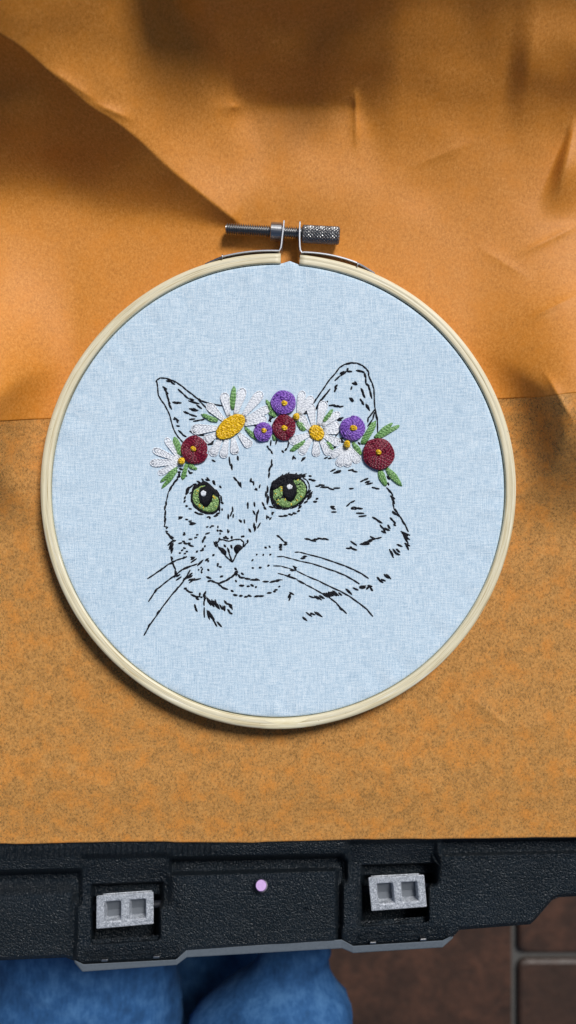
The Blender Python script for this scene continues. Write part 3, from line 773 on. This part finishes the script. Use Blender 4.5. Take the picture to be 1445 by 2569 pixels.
stitches('fur_stitch', '''*D 485,460 520,480; *D 460,500 500,510; *D 470,530 490,560; *D 480,500 480,560; *D 450,560 490,565; D 590,480 610,510; *D 600,510 642,518; D 555,540 575,552
G 440,180 390,235; *G 450,190 400,280; *G 460,200 420,300; G 455,260 430,330
A 825,1317 870,1340; A 1035,1280 1048,1390; *A 1068,1365 1065,1440; A 1130,1210 1122,1250; *A 1140,1270 1140,1325; *A 430,1420 470,1440
C 255,1305 300,1285; C 300,1305 355,1290; C 330,1460 395,1428; *C 365,1475 460,1465; *C 380,1470 460,1450; C 545,1447 610,1432; *C 590,1435 620,1460; C 600,1455 660,1465
C 692,1583 740,1558; *C 735,1560 790,1545; *C 748,1590 810,1580; *C 760,1608 843,1602; C 832,1650 885,1660; C 870,1662 925,1670; C 558,1665 612,1663
C 150,1637 210,1632; C 190,1618 262,1625; *C 210,1645 310,1652; C 300,1655 380,1680; C 370,1658 450,1658; C 68,1550 110,1555; *C 100,1560 152,1575; C 70,1512 105,1515; *C 1020,1510 1040,1560; C 1025,1590 1040,1625
F 1162,995 1285,1048; *F 1180,1010 1250,1060; *F 1200,1040 1275,1108; *F 1195,1030 1255,1155; *F 1205,1030 1245,1070; *F 1215,1145 1280,1190; F 1220,1145 1265,1238; *F 1230,1160 1262,1225; *F 1115,1160 1180,1197
F 1015,1225 1070,1340; *F 1030,1240 1060,1310; *F 1065,1220 1105,1290; *F 1085,1265 1150,1305; *F 1105,1220 1150,1270; *F 1027,815 1060,860; F 1055,850 1098,890; F 1098,890 1070,905; *F 1075,905 1098,925
*F 797,805 860,850; *F 850,840 920,895; F 893,910 945,965; F 910,990 975,1018; F 935,955 965,1005; *F 945,950 1020,988; *F 997,910 1022,962; F 765,1060 840,1095; F 840,1090 915,1072; *F 735,1115 840,1095; *F 675,1138 790,1128
*F 635,1157 760,1163; F 720,1140 760,1160; F 512,1122 595,1178; F 455,1213 530,1215; *F 510,1190 530,1220; *F 520,1210 595,1243; F 460,672 510,625 570,598; F 520,695 560,680 600,700 560,707 520,700; *F 590,690 668,708
F 585,760 690,763; F 618,803 720,793; *F 250,673 305,680; *F 260,680 315,717; F 265,745 332,745; F 65,580 95,570; *F 30,608 80,615
B 385,1080 378,1150; *B 340,1145 345,1175; B 345,1175 385,1205; *B 385,1205 400,1250; B 455,1070 440,1135; B 600,1095 585,1175; *B 585,1180 545,1205; *B 520,1200 535,1235
*B 640,1315 665,1270; B 660,1280 685,1310; *B 745,1335 805,1290; B 760,1310 790,1290; B 395,1310 388,1380; *B 410,1370 370,1410; B 385,1400 358,1445; *E 375,250 355,310; *E 370,310 352,380
*E 150,385 130,430; E 140,410 180,440; E 175,420 175,470; E 255,460 242,505; E 185,520 220,515; *E 205,500 210,535; E 15,430 20,490; E 0,440 15,460; *E 110,675 95,720; E 110,690 105,755; *E 185,670 185,730
*E 280,670 300,730; *E 300,730 322,765; *E 170,770 190,830; *E 240,765 205,840; *E 220,795 203,920; *E 185,920 175,995; E 258,920 220,990; *E 205,965 180,1025; *E 120,990 138,1040; *E 0,880 25,920; E 30,895 20,920; E 60,880 65,930
E 335,830 335,880; E 345,845 365,865; E 390,855 365,888; *E 390,800 420,805; E 395,805 405,825; E 475,842 545,845; *E 530,835 585,842; *E 590,812 645,830; E 620,830 650,820; *E 645,800 690,815; *E 700,785 735,780; E 715,765 725,780
*E 710,745 750,735; E 720,725 755,718; *E 780,683 830,663; E 840,355 875,358; *E 840,395 880,405; E 870,408 920,415
*E 455,1070 495,1105; E 490,1100 540,1150; *E 540,1150 580,1172; *E 535,1180 580,1190; *E 485,1180 520,1195; *E 480,1200 520,1210; E 478,1222 520,1225; E 485,1245 520,1248; *E 310,1210 328,1235; E 360,1200 378,1222
*E 205,1307 220,1308; *E 283,1310 300,1310; *E 365,1305 388,1307; *E 155,1375 165,1378; *E 790,1110 860,1130; E 850,1130 930,1148; *E 890,1120 960,1125; E 945,1105 1035,1125; E 1015,1108 1082,1130; *E 740,1348 800,1355; *E 765,1325 820,1335
H 485,360 525,378; H 495,375 520,395; *H 460,395 500,408; *H 440,450 465,438; H 115,375 135,380; *H 178,373 203,378; *H 255,355 275,360; *H 115,306 127,310
*H 455,595 495,625; *H 470,605 440,650; H 470,630 450,678; H 630,632 690,650; H 680,630 720,665; *H 700,630 745,672; *H 725,625 770,660; *H 760,605 800,630; *H 790,600 830,640; *H 810,592 850,635; *H 840,590 880,635; *H 850,582 900,632; *H 770,625 850,610; *H 790,632 870,625; *H 800,606 860,600; H 900,600 933,628
*H 968,565 1005,610; H 985,575 1022,620; H 1030,557 1082,580; *H 1090,545 1150,545; *H 1090,555 1145,560; *H 1150,570 1190,540; *H 1165,535 1205,550; *H 1190,555 1208,588; *H 1252,458 1270,490; *H 1265,480 1302,515; H 1285,480 1328,498; *H 1315,432 1350,475; *H 1335,432 1372,480
*H 575,820 595,850; *H 580,822 612,860; H 605,780 660,820; H 645,785 660,800; H 650,785 690,805; H 680,775 735,815; *H 700,775 750,825
*D 1138,560 1180,615; *D 1180,600 1225,690; *D 970,665 983,697; D 1122,920 1130,980; D 1120,970 1095,1040; D 1135,1010 1130,1055; *D 1075,1010 1068,1070
D 468,1045 525,1047; *D 465,1070 520,1055; D 552,1072 588,1078; D 592,1097 632,1092; *D 600,1110 680,1130; D 600,1135 670,1130; D 805,1167 832,1162; D 850,1175 870,1158; D 865,1152 902,1154; D 948,1150 948,1180
*G 992,40 992,65; *G 1012,45 1050,68; *G 1015,92 1028,90; G 1113,38 1120,85; G 1135,55 1120,80; *G 500,550 470,600; *G 480,595 520,600; G 495,610 540,582; G 490,655 555,610
*G 570,650 640,610; *G 580,630 680,610; *G 600,615 660,600; G 650,590 688,565; *G 640,620 690,600; *G 640,650 700,640; G 650,685 720,628; G 690,655 790,632; G 665,375 715,378; *G 665,400 720,380; G 668,440 740,390; *G 745,475 820,412
*G 840,415 885,395; *G 870,425 888,420; G 518,210 565,200; G 565,180 600,190; *G 580,200 625,220; *G 625,205 665,210; *G 640,220 700,250; *G 570,100 605,103; *G 583,75 595,90; G 640,157 688,157; G 710,143 745,135; G 733,105 760,104
G 842,97 898,80; *G 850,122 820,160; *G 825,160 803,198; G 575,260 608,268; G 550,297 577,282; G 525,322 550,324; G 608,305 635,307; G 585,332 610,328; *G 848,235 830,248; *G 825,265 800,290; G 780,297 825,290; *G 728,312 755,302
*G 928,353 955,346; *G 985,465 1005,450; G 985,470 1000,485; G 1010,487 1043,493; G 788,497 802,497; G 760,530 770,522; G 812,510 795,540; *G 795,565 805,550; *G 878,515 885,540; *G 1020,608 1060,608''', cloth)
# ---- neck tuft, its own part
neck = part('chest_fur', 520, 1520)
stitches('stitch', '''*G 585,750 620,755; *G 610,760 650,800; *G 640,790 690,805; *G 670,820 740,860; G 720,850 785,852; *G 730,860 765,892; *G 770,840 785,805; G 785,855 810,858; *G 812,845 855,790; *G 830,840 845,880; *G 845,830 830,905; G 828,900 830,960
*G 865,855 885,940; *G 880,870 905,960; *G 900,890 940,975; *G 925,885 945,975; *G 950,900 980,985; G 960,885 1000,1000; *G 985,930 1010,1005; *G 1020,945 1045,1010; *G 1060,960 1070,1025; *G 1080,960 1075,1025
*G 1075,895 1105,950; *G 1100,930 1165,960; *G 1130,945 1165,1000; *G 1150,940 1165,1010; *G 1115,1000 1140,1050; *G 1130,1040 1170,1065; *G 717,945 725,1000; *G 725,980 742,1035; G 830,980 832,1105
*G 868,1015 890,1130; *G 875,1020 930,1135; G 880,1020 955,1130; *G 900,1040 975,1210; *G 955,1150 980,1215; *G 985,1150 1040,1222''', neck)
# ---- nose
nose = part('cat_nose', 580, 1382)
outline('outline', '''G 985,205 1015,165 1060,165 1130,183 1200,162 1270,160 1310,195 1300,245; G 985,205 995,245 1030,295 1080,350 1130,400 1165,432; G 1300,245 1250,300 1220,335 1195,390 1175,432; *G 1115,258 1130,330; G 1130,330 1170,430; *G 1130,395 1172,435''', nose)
stitches('stitch', '''*G 1075,220 1085,255; *G 1158,225 1162,270; *G 950,185 975,255; G 970,180 985,215; *G 1365,165 1345,205; G 1340,205 1305,253; *G 1060,130 1125,155; *G 1085,115 1110,160; *G 1060,140 1100,145; *G 1168,120 1158,153; *G 1278,130 1290,122; *G 1290,118 1315,128; *G 1003,165 1025,145''', nose)
# ---- mouth
mouth = part('cat_mouth', 620, 1450)
outline('lip_line', '''*G 1200,500 1220,530; *G 1190,570 1240,560; *G 1195,555 1235,545; *G 1230,545 1210,600; *G 1210,575 1150,620; *G 1150,620 1090,660; *G 1090,660 1010,688; G 1010,688 960,680; *G 960,680 915,655; *G 870,665 915,658; *G 855,605 912,637
*G 1240,580 1265,625; *H 0,462 50,470; *H 50,472 100,482; *H 100,485 180,490; H 150,475 185,492; *H 212,500 268,505; *H 275,508 345,495; *H 325,497 365,500; H 340,485 392,487''', mouth)
stitches('stitch', '''*G 1280,560 1302,590; *G 1215,650 1215,675; G 990,690 1050,735; *G 1040,735 1115,770; *G 1155,770 1180,795; *G 1180,825 1230,840; *H 0,535 45,542; *H 70,540 95,548; *H 105,525 130,548; *H 145,550 160,553
*H 0,628 30,635; *H 45,640 80,640; *H 80,622 110,640; *H 135,637 185,635; *H 175,632 225,636; *H 250,605 295,607; *H 310,585 330,600; *H 320,573 348,582; *H 355,547 372,549''', mouth)
# ---- whiskers
for w_ in ('H 505,237 545,235 620,255 740,285 860,325 960,360 1040,395 1110,430 1170,472', 'H 345,277 400,275 480,297 560,320 660,340 760,372 870,408 960,445 1030,485 1088,522',
           'H 312,360 380,362 450,382 520,405 610,450 720,495 820,545 920,590 1000,635 1090,700 1160,755 1210,815',
           'H 352,427 410,442 460,462; *H 410,442 525,485; *H 525,485 600,530; H 600,530 680,570 760,615; *H 760,615 820,650; H 820,650 880,695 920,740 972,790; *H 910,735 940,765',
           'G 620,368 560,390 490,412 450,435 390,465 320,520 230,580 150,632; *G 460,425 420,455; *G 330,510 290,540; *G 600,375 570,385',
           'G 745,455 680,478 620,500 570,522 520,560 470,600 400,650 330,705 260,760 220,815 160,905; *G 560,522 670,485; *G 265,755 225,805; *G 490,590 460,612',
           'G 660,530 625,595 590,650 510,750 430,840 330,970 240,1100 170,1200 135,1260 102,1318; *G 520,735 470,795; *G 290,1020 250,1080; *G 180,1180 150,1225'):
    outline('whisker', w_, cloth)

# ---- filled shapes
def inpoly(p, poly):
    c = False; j = len(poly)-1
    for i in range(len(poly)):
        a, b = poly[i], poly[j]
        if (a[1] > p[1]) != (b[1] > p[1]) and p[0] < (b[0]-a[0])*(p[1]-a[1])/(b[1]-a[1])+a[0]: c = not c
        j = i
    return c
def satin(b, poly, ang, sp_px, r, base, lift=.3, dome=0.0, chunk=None, extend=0):
    """fill a pixel polygon with parallel stitches"""
    ca, sa_ = math.cos(ang), math.sin(ang)
    R = [(x*ca+y*sa_, -x*sa_+y*ca) for x, y in poly]
    lo = min(p[1] for p in R); hi = max(p[1] for p in R); v = lo+sp_px*.5
    while v < hi:
        xs_ = []
        for i in range(len(R)):
            a, c = R[i], R[(i+1) % len(R)]
            if (a[1] > v) != (c[1] > v): xs_.append(a[0]+(c[0]-a[0])*(v-a[1])/(c[1]-a[1]))
        xs_.sort()
        for k in range(0, len(xs_)-1, 2):
            x0, x1 = xs_[k]-extend, xs_[k+1]+extend
            cuts = [x0, x1]
            if chunk and x1-x0 > chunk*1.4:
                m_ = max(2, int(round((x1-x0)/chunk))); st = random.uniform(-.25, .25)
                cuts = [x0]+[x0+(x1-x0)*(j+st)/m_ for j in range(1, m_)]+[x1]
            dm = dome*math.sqrt(max(0, 1-((v-(lo+hi)/2)/((hi-lo)/2+1e-6))**2))
            for j in range(len(cuts)-1):
                if cuts[j+1]-cuts[j] < 1: continue
                f = lambda x: (x*ca-v*sa_, x*sa_+v*ca)
                jt = random.uniform(-.4, .4)
                lay(b, f(cuts[j]-.8), f(cuts[j+1]+.8), r, lift, base+dm+random.uniform(0, .06), 6, 4)
        v += sp_px
def slab(b, poly, z0, z1):
    b.prism([tuple(P(x, y, ZC).xy) for x, y in poly][::-1], z0, z1)
def poly(fr, txt): return [cv(fr, *[float(a) for a in k.split(',')]) for k in txt.split()]
b_ = MB(); satin(b_, poly('G', '1000,250 1060,270 1095,310 1090,352 1040,305'), .8, 1.7, .26, .05); b_.build('nostril', M['black'], nose)
b_ = MB(); satin(b_, poly('G', '1192,265 1205,238 1230,226 1262,228 1295,258 1250,302 1222,332 1200,300'), 2.2, 1.7, .26, .05); b_.build('nostril', M['black'], nose)

def radial(b, pl, hole, cen, n, r, base, ln=(5, 10), edge=None):
    xs_ = [p[0] for p in pl]; ys_ = [p[1] for p in pl]; k = 0; tries = 0
    while k < n and tries < n*60:
        tries += 1
        p = (random.uniform(min(xs_), max(xs_)), random.uniform(min(ys_), max(ys_)))
        if not inpoly(p, pl) or inpoly(p, hole): continue
        d = Vector((p[0]-cen[0], p[1]-cen[1])); rr_ = d.length; d.normalize()
        if edge and not inpoly((p[0]+d.x*edge, p[1]+d.y*edge), pl) is False and random.random() < .9: continue
        ang = random.uniform(-.45, .45); d = Vector((d.x*math.cos(ang)-d.y*math.sin(ang), d.x*math.sin(ang)+d.y*math.cos(ang)))
        L = random.uniform(*ln)/2
        a = (p[0]-d.x*L, p[1]-d.y*L); c = (p[0]+d.x*L, p[1]+d.y*L)
        if not inpoly(c, pl): c = p
        if inpoly(a, hole): a = (p[0]-d.x, p[1]-d.y)
        lay(b, a, c, r, .12, base+random.uniform(0, .15), 6, 4); k += 1
def eye(cx_, cy_, lab, base, iris, pupil, hl, cen, lid, lash, rim):
    e = part('cat_eye', cx_, cy_, lab)
    b = MB(); satin(b, base, .9, 1.8, .27, .0); b.build('eye_rim', M['black'], e)
    b = MB(); satin(b, iris, 1.35, 1.9, .27, .16, .15, 0, 12); radial(b, iris, pupil, cen, 110, .22, .34, (8, 14)); b.build('iris', M['eye_green'], e)
    b = MB(); radial(b, iris, pupil, cen, 12, .19, .46, (9, 15), 5); b.build('iris_fleck', M['gold'], e)
    b = MB(); satin(b, pupil, 1.3, 1.5, .27, .66, .12, 0, None, 1.2); b.build('pupil', M['black'], e)
    hm = (sum(p[0] for p in hl)/len(hl), sum(p[1] for p in hl)/len(hl)); hl = [(hm[0]+(p[0]-hm[0])*.85, hm[1]+(p[1]-hm[1])*.85) for p in hl]
    b = MB(); satin(b, hl, 1.2, 1.7, .27, .80, .10, 0, None, .3); b.build('eye_highlight', M['white'], e)
    if lid:
        b = MB(); satin(b, lid, 2.25, 1.7, .27, .45, .15, 0, 16); b.build('upper_lid', M['black'], e)
    outline('lid_line', rim, e)
    stitches('lash', lash, e)
eye(516, 1250, 'smaller green eye nearer the cheek edge',
    poly('D', '640,705 700,655 790,640 860,670 920,730 962,800 972,880 962,945 930,985 860,1010 790,1003 720,972 660,920 622,850 622,790'),
    poly('D', '665,725 650,770 647,820 658,870 684,910 720,942 770,970 830,985 890,980 930,952 950,910 953,860 943,810 915,785 885,755 860,690 800,668 750,672 710,695'),
    poly('D', '725,760 740,705 800,680 830,650 890,715 905,755 882,768 870,840 845,880 815,915 770,900 738,855 722,810'),
    poly('D', '742,742 775,724 808,745 804,785 780,798 748,788'), cv('D', 800, 820), None,
    '''*D 690,690 770,640; *D 700,665 800,640; *D 740,625 800,660; *D 760,610 830,660; *D 790,610 860,680; *D 820,630 880,700; *D 850,660 920,740; *D 900,720 955,790; *D 640,690 700,660; *D 650,700 720,680
*D 695,605 740,640; *D 705,640 770,650; *D 640,655 690,650; *D 580,710 650,660; *D 555,730 600,685; *D 550,760 605,715; D 555,780 595,740; D 605,765 635,745; *D 535,830 562,798; *D 530,868 560,845; D 560,905 585,915; D 570,925 560,905; D 592,945 632,950
*D 665,980 710,1010; *D 700,1000 770,1020; D 680,995 750,1018; D 812,1050 850,1040; *D 840,1065 860,1050; *D 895,1033 950,1030; *D 920,1010 975,1000; *D 985,785 990,860; *D 985,860 1010,890; *D 990,965 1005,945; *D 885,605 910,660; *D 895,600 905,640
*D 815,565 845,608; D 795,590 840,605; D 750,580 775,605; *D 920,710 965,790; *D 950,770 965,860''',
    '*D 660,720 640,770; *D 640,770 625,840; *D 630,840 660,910; *D 655,905 720,965; *D 720,965 790,1000; *D 790,1000 870,1008; *D 870,1008 935,980; D 960,950 965,880; *D 970,870 955,790; *D 965,900 962,980')
eye(723, 1235, 'larger green eye right of the nose bridge',
    poly('E', '392,480 430,425 500,380 580,355 660,355 730,375 785,425 810,480 818,540 805,600 755,668 690,715 600,742 520,748 450,728 412,680 392,610 385,540'),
    poly('E', '420,530 470,495 535,465 600,430 660,405 720,392 765,420 795,470 806,540 790,600 740,658 680,702 600,732 520,732 460,702 427,650 414,590'),
    poly('E', '540,455 570,435 650,415 670,460 690,500 690,560 665,620 630,658 590,645 555,610 532,560 530,500'),
    poly('E', '575,472 610,455 643,478 640,510 620,524 585,514'), cv('E', 610, 550),
    poly('E', '385,505 400,435 500,360 600,332 700,340 760,362 738,385 660,400 600,432 530,468 470,492 418,525'),
    '''*E 345,475 340,560; *E 330,540 318,615; *E 420,415 400,470; *E 470,420 530,340; *E 520,390 575,330; *E 550,380 608,315; *E 590,380 640,335; *E 640,370 700,325; *E 690,365 760,335; *E 720,370 815,335; *E 750,365 805,362
*E 385,490 370,620; *E 400,600 380,660; *E 350,580 335,700; E 360,600 345,690; *E 360,720 420,745; *E 815,645 880,600; *E 805,615 885,575; *E 810,610 890,550; *E 820,570 870,530; *E 925,632 955,630; *E 895,665 940,672''',
    '''E 770,380 815,405 845,460 848,510 825,570; *E 735,385 790,440; *E 790,440 815,510; E 815,510 815,560; *E 395,640 400,700; E 400,700 440,745; *E 430,740 520,758; *E 520,758 620,748; *E 620,748 720,715; *E 720,715 790,640; *E 790,640 822,570
*E 395,480 385,600; *E 400,600 425,690''')

# ---- flowers
def bundle(b, base, tip, w_px, prof, n=7, r=.22, z=.1, dome=.55, waves=.10, npt=12):
    a = P(base[0], base[1], ZC); c = P(tip[0], tip[1], ZC); ax = c-a; L = ax.length; ax.normalize(); nr = Vector((-ax.y, ax.x, 0))
    w = w_px*(CAMH-ZC)/FPX
    for i in range(n):
        s = (i+.5)/n*2-1; ph = random.random()*6
        pts = []
        t1 = 1 - .10*s*s - random.random()*.05; t0_ = random.random()*.05
        for k in range(npt):
            t = t0_+(t1-t0_)*k/(npt-1)
            lat = s*w/2*prof(t) + waves*math.sin(t*9+ph)*.6
            zz = ZC + z + dome*math.sqrt(max(0, 1-s*s))*math.sin(PI*min(1, .15+.8*t)) + .06*math.sin(t*11+ph) - (.25 if k in (0, npt-1) else 0)
            pts.append(a + ax*(L*t) + nr*lat + Vector((0, 0, zz-ZC)))
        b.tube(pts, [r*(.8 if k in (0, npt-1) else 1) for k in range(npt)], 6, .9)
def loop(b, base, tip, w_px, r=.27, z=.2):
    """lazy-daisy loop round a petal"""
    a = P(base[0], base[1], ZC); c = P(tip[0], tip[1], ZC); ax = c-a; L = ax.length; ax.normalize(); nr = Vector((-ax.y, ax.x, 0)); w = w_px*(CAMH-ZC)/FPX
    pts = []
    for k in range(33):
        q = k/32*2-1; t = 1-abs(q)**2.4
        lat = math.copysign(w/2*min(1, (1-abs(q)**1)**0 * petal_w(t)), q)
        pts.append(a + ax*(L*t) + nr*lat + Vector((0, 0, z+.35*math.sin(PI*(.1+.85*t)))))
    b.tube(pts, r, 6)
petal_w = lambda t: (.34+.66*min(1, t/.72)) * (1 if t < .82 else math.sqrt(max(0, 1-((t-.82)/.18)**2)))
leaf_w = lambda t: math.sin(PI*min(1, max(0, .10+.84*t)))**.8
def petal(fr, bx, by, tx, ty, w, parent, z=.15):
    b = MB(); p0, p1 = cv(fr, bx, by), cv(fr, tx, ty); s = FR[fr][2]; w *= 1.1
    bundle(b, p0, p1, w*s*.80, petal_w, max(6, int(w/9)), .21, z*.6, .16, .16)
    loop(b, p0, p1, w*s*.94, .2, z*.6-.08)
    b.build('petal', M['white'], parent)
def leaf(fr, bx, by, tx, ty, w, parent=None, z=.05):
    b = MB(); p0, p1 = cv(fr, bx, by), cv(fr, tx, ty); s = FR[fr][2]
    bundle(b, p0, p1, w*s*.86, leaf_w, max(4, int(w/12)), .25, z, .5, .14)
    b.build('leaf', M['green'], parent or cloth)
def knot(fr, x, y, rx, ry, parent, z=.9, mat='yellow', name='knot'):
    """french knot: coils of thread heaped into a little bead"""
    b = MB(); px, py = cv(fr, x, y); s = FR[fr][2]; c = P(px, py, ZC); k = s*(CAMH-ZC)/FPX
    rx *= 1.15; ry *= 1.15; pts = []
    for i in range(46):
        t = i/45; an = t*2*PI*3.2+.5; r = 1-.55*t
        pts.append(c + Vector((rx*k*.72*r*math.cos(an), ry*k*.72*r*math.sin(an), z+.1+1.0*t+.12*math.sin(an*2.3))))
    b.tube(pts, .33, 7)
    b.tube([c+Vector((-rx*k*.5, .1, z+.95)), c+Vector((0, 0, z+1.3)), c+Vector((rx*k*.45, -.15, z+.9))], .3, 7)
    b.tube([c+Vector((0, 0, z-.6)), c+Vector((0, 0, z+.9))], [rx*k*.7, rx*k*.5], 10)
    b.build(name, M[mat], parent)
def daisy(label, cx_, cy_, petals, centre=None, kn=None):
    d = part('daisy', cx_, cy_, label)
    for i, (fr, *a) in enumerate(petals): petal(fr, *a, d, .15+.10*(i % 3))
    if centre:
        fr, x, y, ha, hb, ang = centre; pl = []
        for k in range(28):
            t = 2*PI*k/28; u, v_ = ha*math.cos(t), hb*math.sin(t)
            pl.append(cv(fr, x+u*math.cos(ang)-v_*math.sin(ang), y+u*math.sin(ang)+v_*math.cos(ang)))
        b = MB(); satin(b, pl, ang, 1.7, .27, .4, .16, .45, 15); satin(b, pl, ang+.35, 4.2, .23, .62, .16, .4, 13); satin(b, pl, ang-.3, 6.5, .22, .70, .16, .4, 10); b.build('flower_centre', M['yellow'], d)
    if kn: knot(*kn, d, .9, 'yellow', 'flower_centre')
def rose(label, mat, fr, x, y, rx, ry, kx, ky, kr, kr2=None):
    px, py = cv(fr, x, y); k = FR[fr][2]*(CAMH-ZC)/FPX
    d = part('woven_rose', px, py, label); c = P(px, py, ZC); b = MB()
    R = (rx+ry)/2*k; turns = int(R/.54); n = turns*34; pts = []; rad = []; ph = random.random()*6; prev = 0
    for i in range(n):
        t = i/(n-1); an = t*turns*2*PI+ph; q = .16+.80*t
        tn = int(t*turns)
        r = q*R*(1+.018*math.sin(5*an+ph)+.02*math.sin(an*1.7+ph))
        zz = .35 + 1.25*math.sin(PI*min(1, .22+.72*q))**.8 + .22*math.cos(2.5*an+PI*tn)*(.4+.6*q)
        pts.append(c + Vector((r*rx*k/R*math.cos(an), r*ry*k/R*math.sin(an), zz))); rad.append(.37)
    b.tube(pts, rad, 6)
    # a few loose strands lying over the coils
    for i in range(int(R*4)):
        a0 = random.random()*2*PI; q = random.uniform(.3, .92); da_ = random.uniform(.25, .6)
        pts = []
        for j in range(6):
            an = a0+da_*j/5; r = (q+.05*(j/5-.5))*R; zz = .55 + 1.3*math.sin(PI*min(1, .22+.72*q))**.8 + .12*math.sin(PI*j/5)
            pts.append(c+Vector((r*rx*k/R*math.cos(an), r*ry*k/R*math.sin(an), zz)))
        b.tube(pts, .22, 5)
    b.tube([c+Vector((0, 0, .1)), c+Vector((0, 0, .75))], [R*.86, R*.80], 24)
    b.build('woven_thread', M[mat], d)
    knot(fr, kx, ky, kr, kr2 or kr, d, 1.25)

for a in (('A', 900, 855, 695, 770, 65), ('A', 1075, 715, 1092, 425, 82), ('A', 1225, 925, 1375, 1080, 52), ('B', 1015, 870, 1133, 705, 58), ('B', 800, 1090, 608, 1220, 66), ('B', 800, 965, 695, 855, 80),
          ('B', 1055, 1100, 1138, 1200, 50), ('B', 440, 790, 322, 588, 58), ('B', 445, 795, 355, 752, 42), ('B', 425, 1000, 425, 1092, 48), ('C', 600, 1105, 710, 1265, 66),
          ('D', 500, 305, 418, 72, 88), ('D', 458, 445, 245, 640, 52), ('D', 462, 470, 265, 710, 52), ('D', 575, 400, 515, 608, 60), ('D', 590, 412, 695, 472, 55),
          ('C', 712, 1140, 882, 838, 92), ('C', 860, 1055, 1085, 868, 62), ('C', 880, 1060, 1175, 895, 66), ('C', 920, 1435, 1003, 1642, 88), ('C', 1005, 1415, 1195, 1642, 88)):
    leaf(*a)
daisy('largest daisy of the crown with a long slanting yellow centre', 580, 1072,
      [('A', 985, 850, 772, 645, 92), ('A', 1030, 790, 972, 510, 95), ('A', 1110, 780, 1205, 455, 98), ('A', 1195, 800, 1428, 500, 105), ('A', 1220, 840, 1522, 690, 88), ('A', 1215, 895, 1484, 815, 82), ('A', 1155, 1005, 1295, 1155, 98),
       ('A', 1085, 1055, 1108, 1248, 92), ('A', 1010, 1065, 962, 1292, 88), ('A', 935, 1055, 825, 1268, 100), ('A', 900, 1005, 738, 1088, 98), ('A', 905, 935, 580, 955, 112)], ('A', 1053, 922, 200, 108, -.66))
daisy('daisy with a small round yellow centre in the middle of the crown', 793, 1086,
      [('B', 850, 960, 742, 790, 88), ('B', 900, 920, 855, 635, 95), ('B', 960, 910, 1028, 608, 98), ('B', 1000, 910, 1212, 750, 78), ('B', 1020, 955, 1205, 885, 78), ('B', 1020, 990, 1195, 965, 66), ('B', 1010, 1020, 1220, 1125, 92),
       ('B', 980, 1065, 1095, 1255, 92), ('B', 930, 1070, 930, 1275, 88), ('B', 875, 1055, 738, 1250, 88), ('B', 865, 1005, 610, 1105, 95)], ('B', 935, 995, 98, 78, .9))
daisy('half daisy of two petals beside the upper violet rose', 743, 1040, [('B', 712, 770, 768, 486, 82), ('B', 735, 775, 885, 555, 85)], None, ('B', 690, 805, 42, 46))
daisy('half daisy of four petals hanging below the right violet rose', 870, 1118, [('C', 505, 1150, 338, 1283, 78), ('C', 515, 1185, 430, 1395, 95), ('C', 535, 1190, 542, 1400, 92), ('C', 555, 1165, 675, 1350, 95)], None, ('C', 530, 1138, 38, 52))
daisy('half daisy of four petals at the left end of the crown', 457, 1158, [('D', 485, 345, 318, 92, 68), ('D', 480, 360, 165, 230, 76), ('D', 480, 385, 132, 393, 82), ('D', 475, 400, 228, 526, 66)], None, ('D', 513, 375, 44, 44))
rose('maroon woven rose at the left of the crown', 'maroon', 'A', 622, 1197, 165, 176, 608, 1190, 36)
rose('maroon woven rose in the middle under a violet one', 'maroon', 'B', 548, 930, 147, 156, 545, 942, 40)
rose('largest maroon woven rose at the right end of the crown', 'maroon', 'C', 905, 1252, 198, 194, 905, 1230, 37)
rose('violet woven rose at the top of the crown', 'violet', 'B', 540, 632, 153, 149, 545, 645, 42)
rose('smallest violet woven rose beside the largest daisy', 'violet', 'B', 295, 980, 113, 117, 300, 970, 35)
rose('violet woven rose in front of the tall ear', 'violet', 'C', 592, 942, 154, 151, 605, 940, 52, 44)
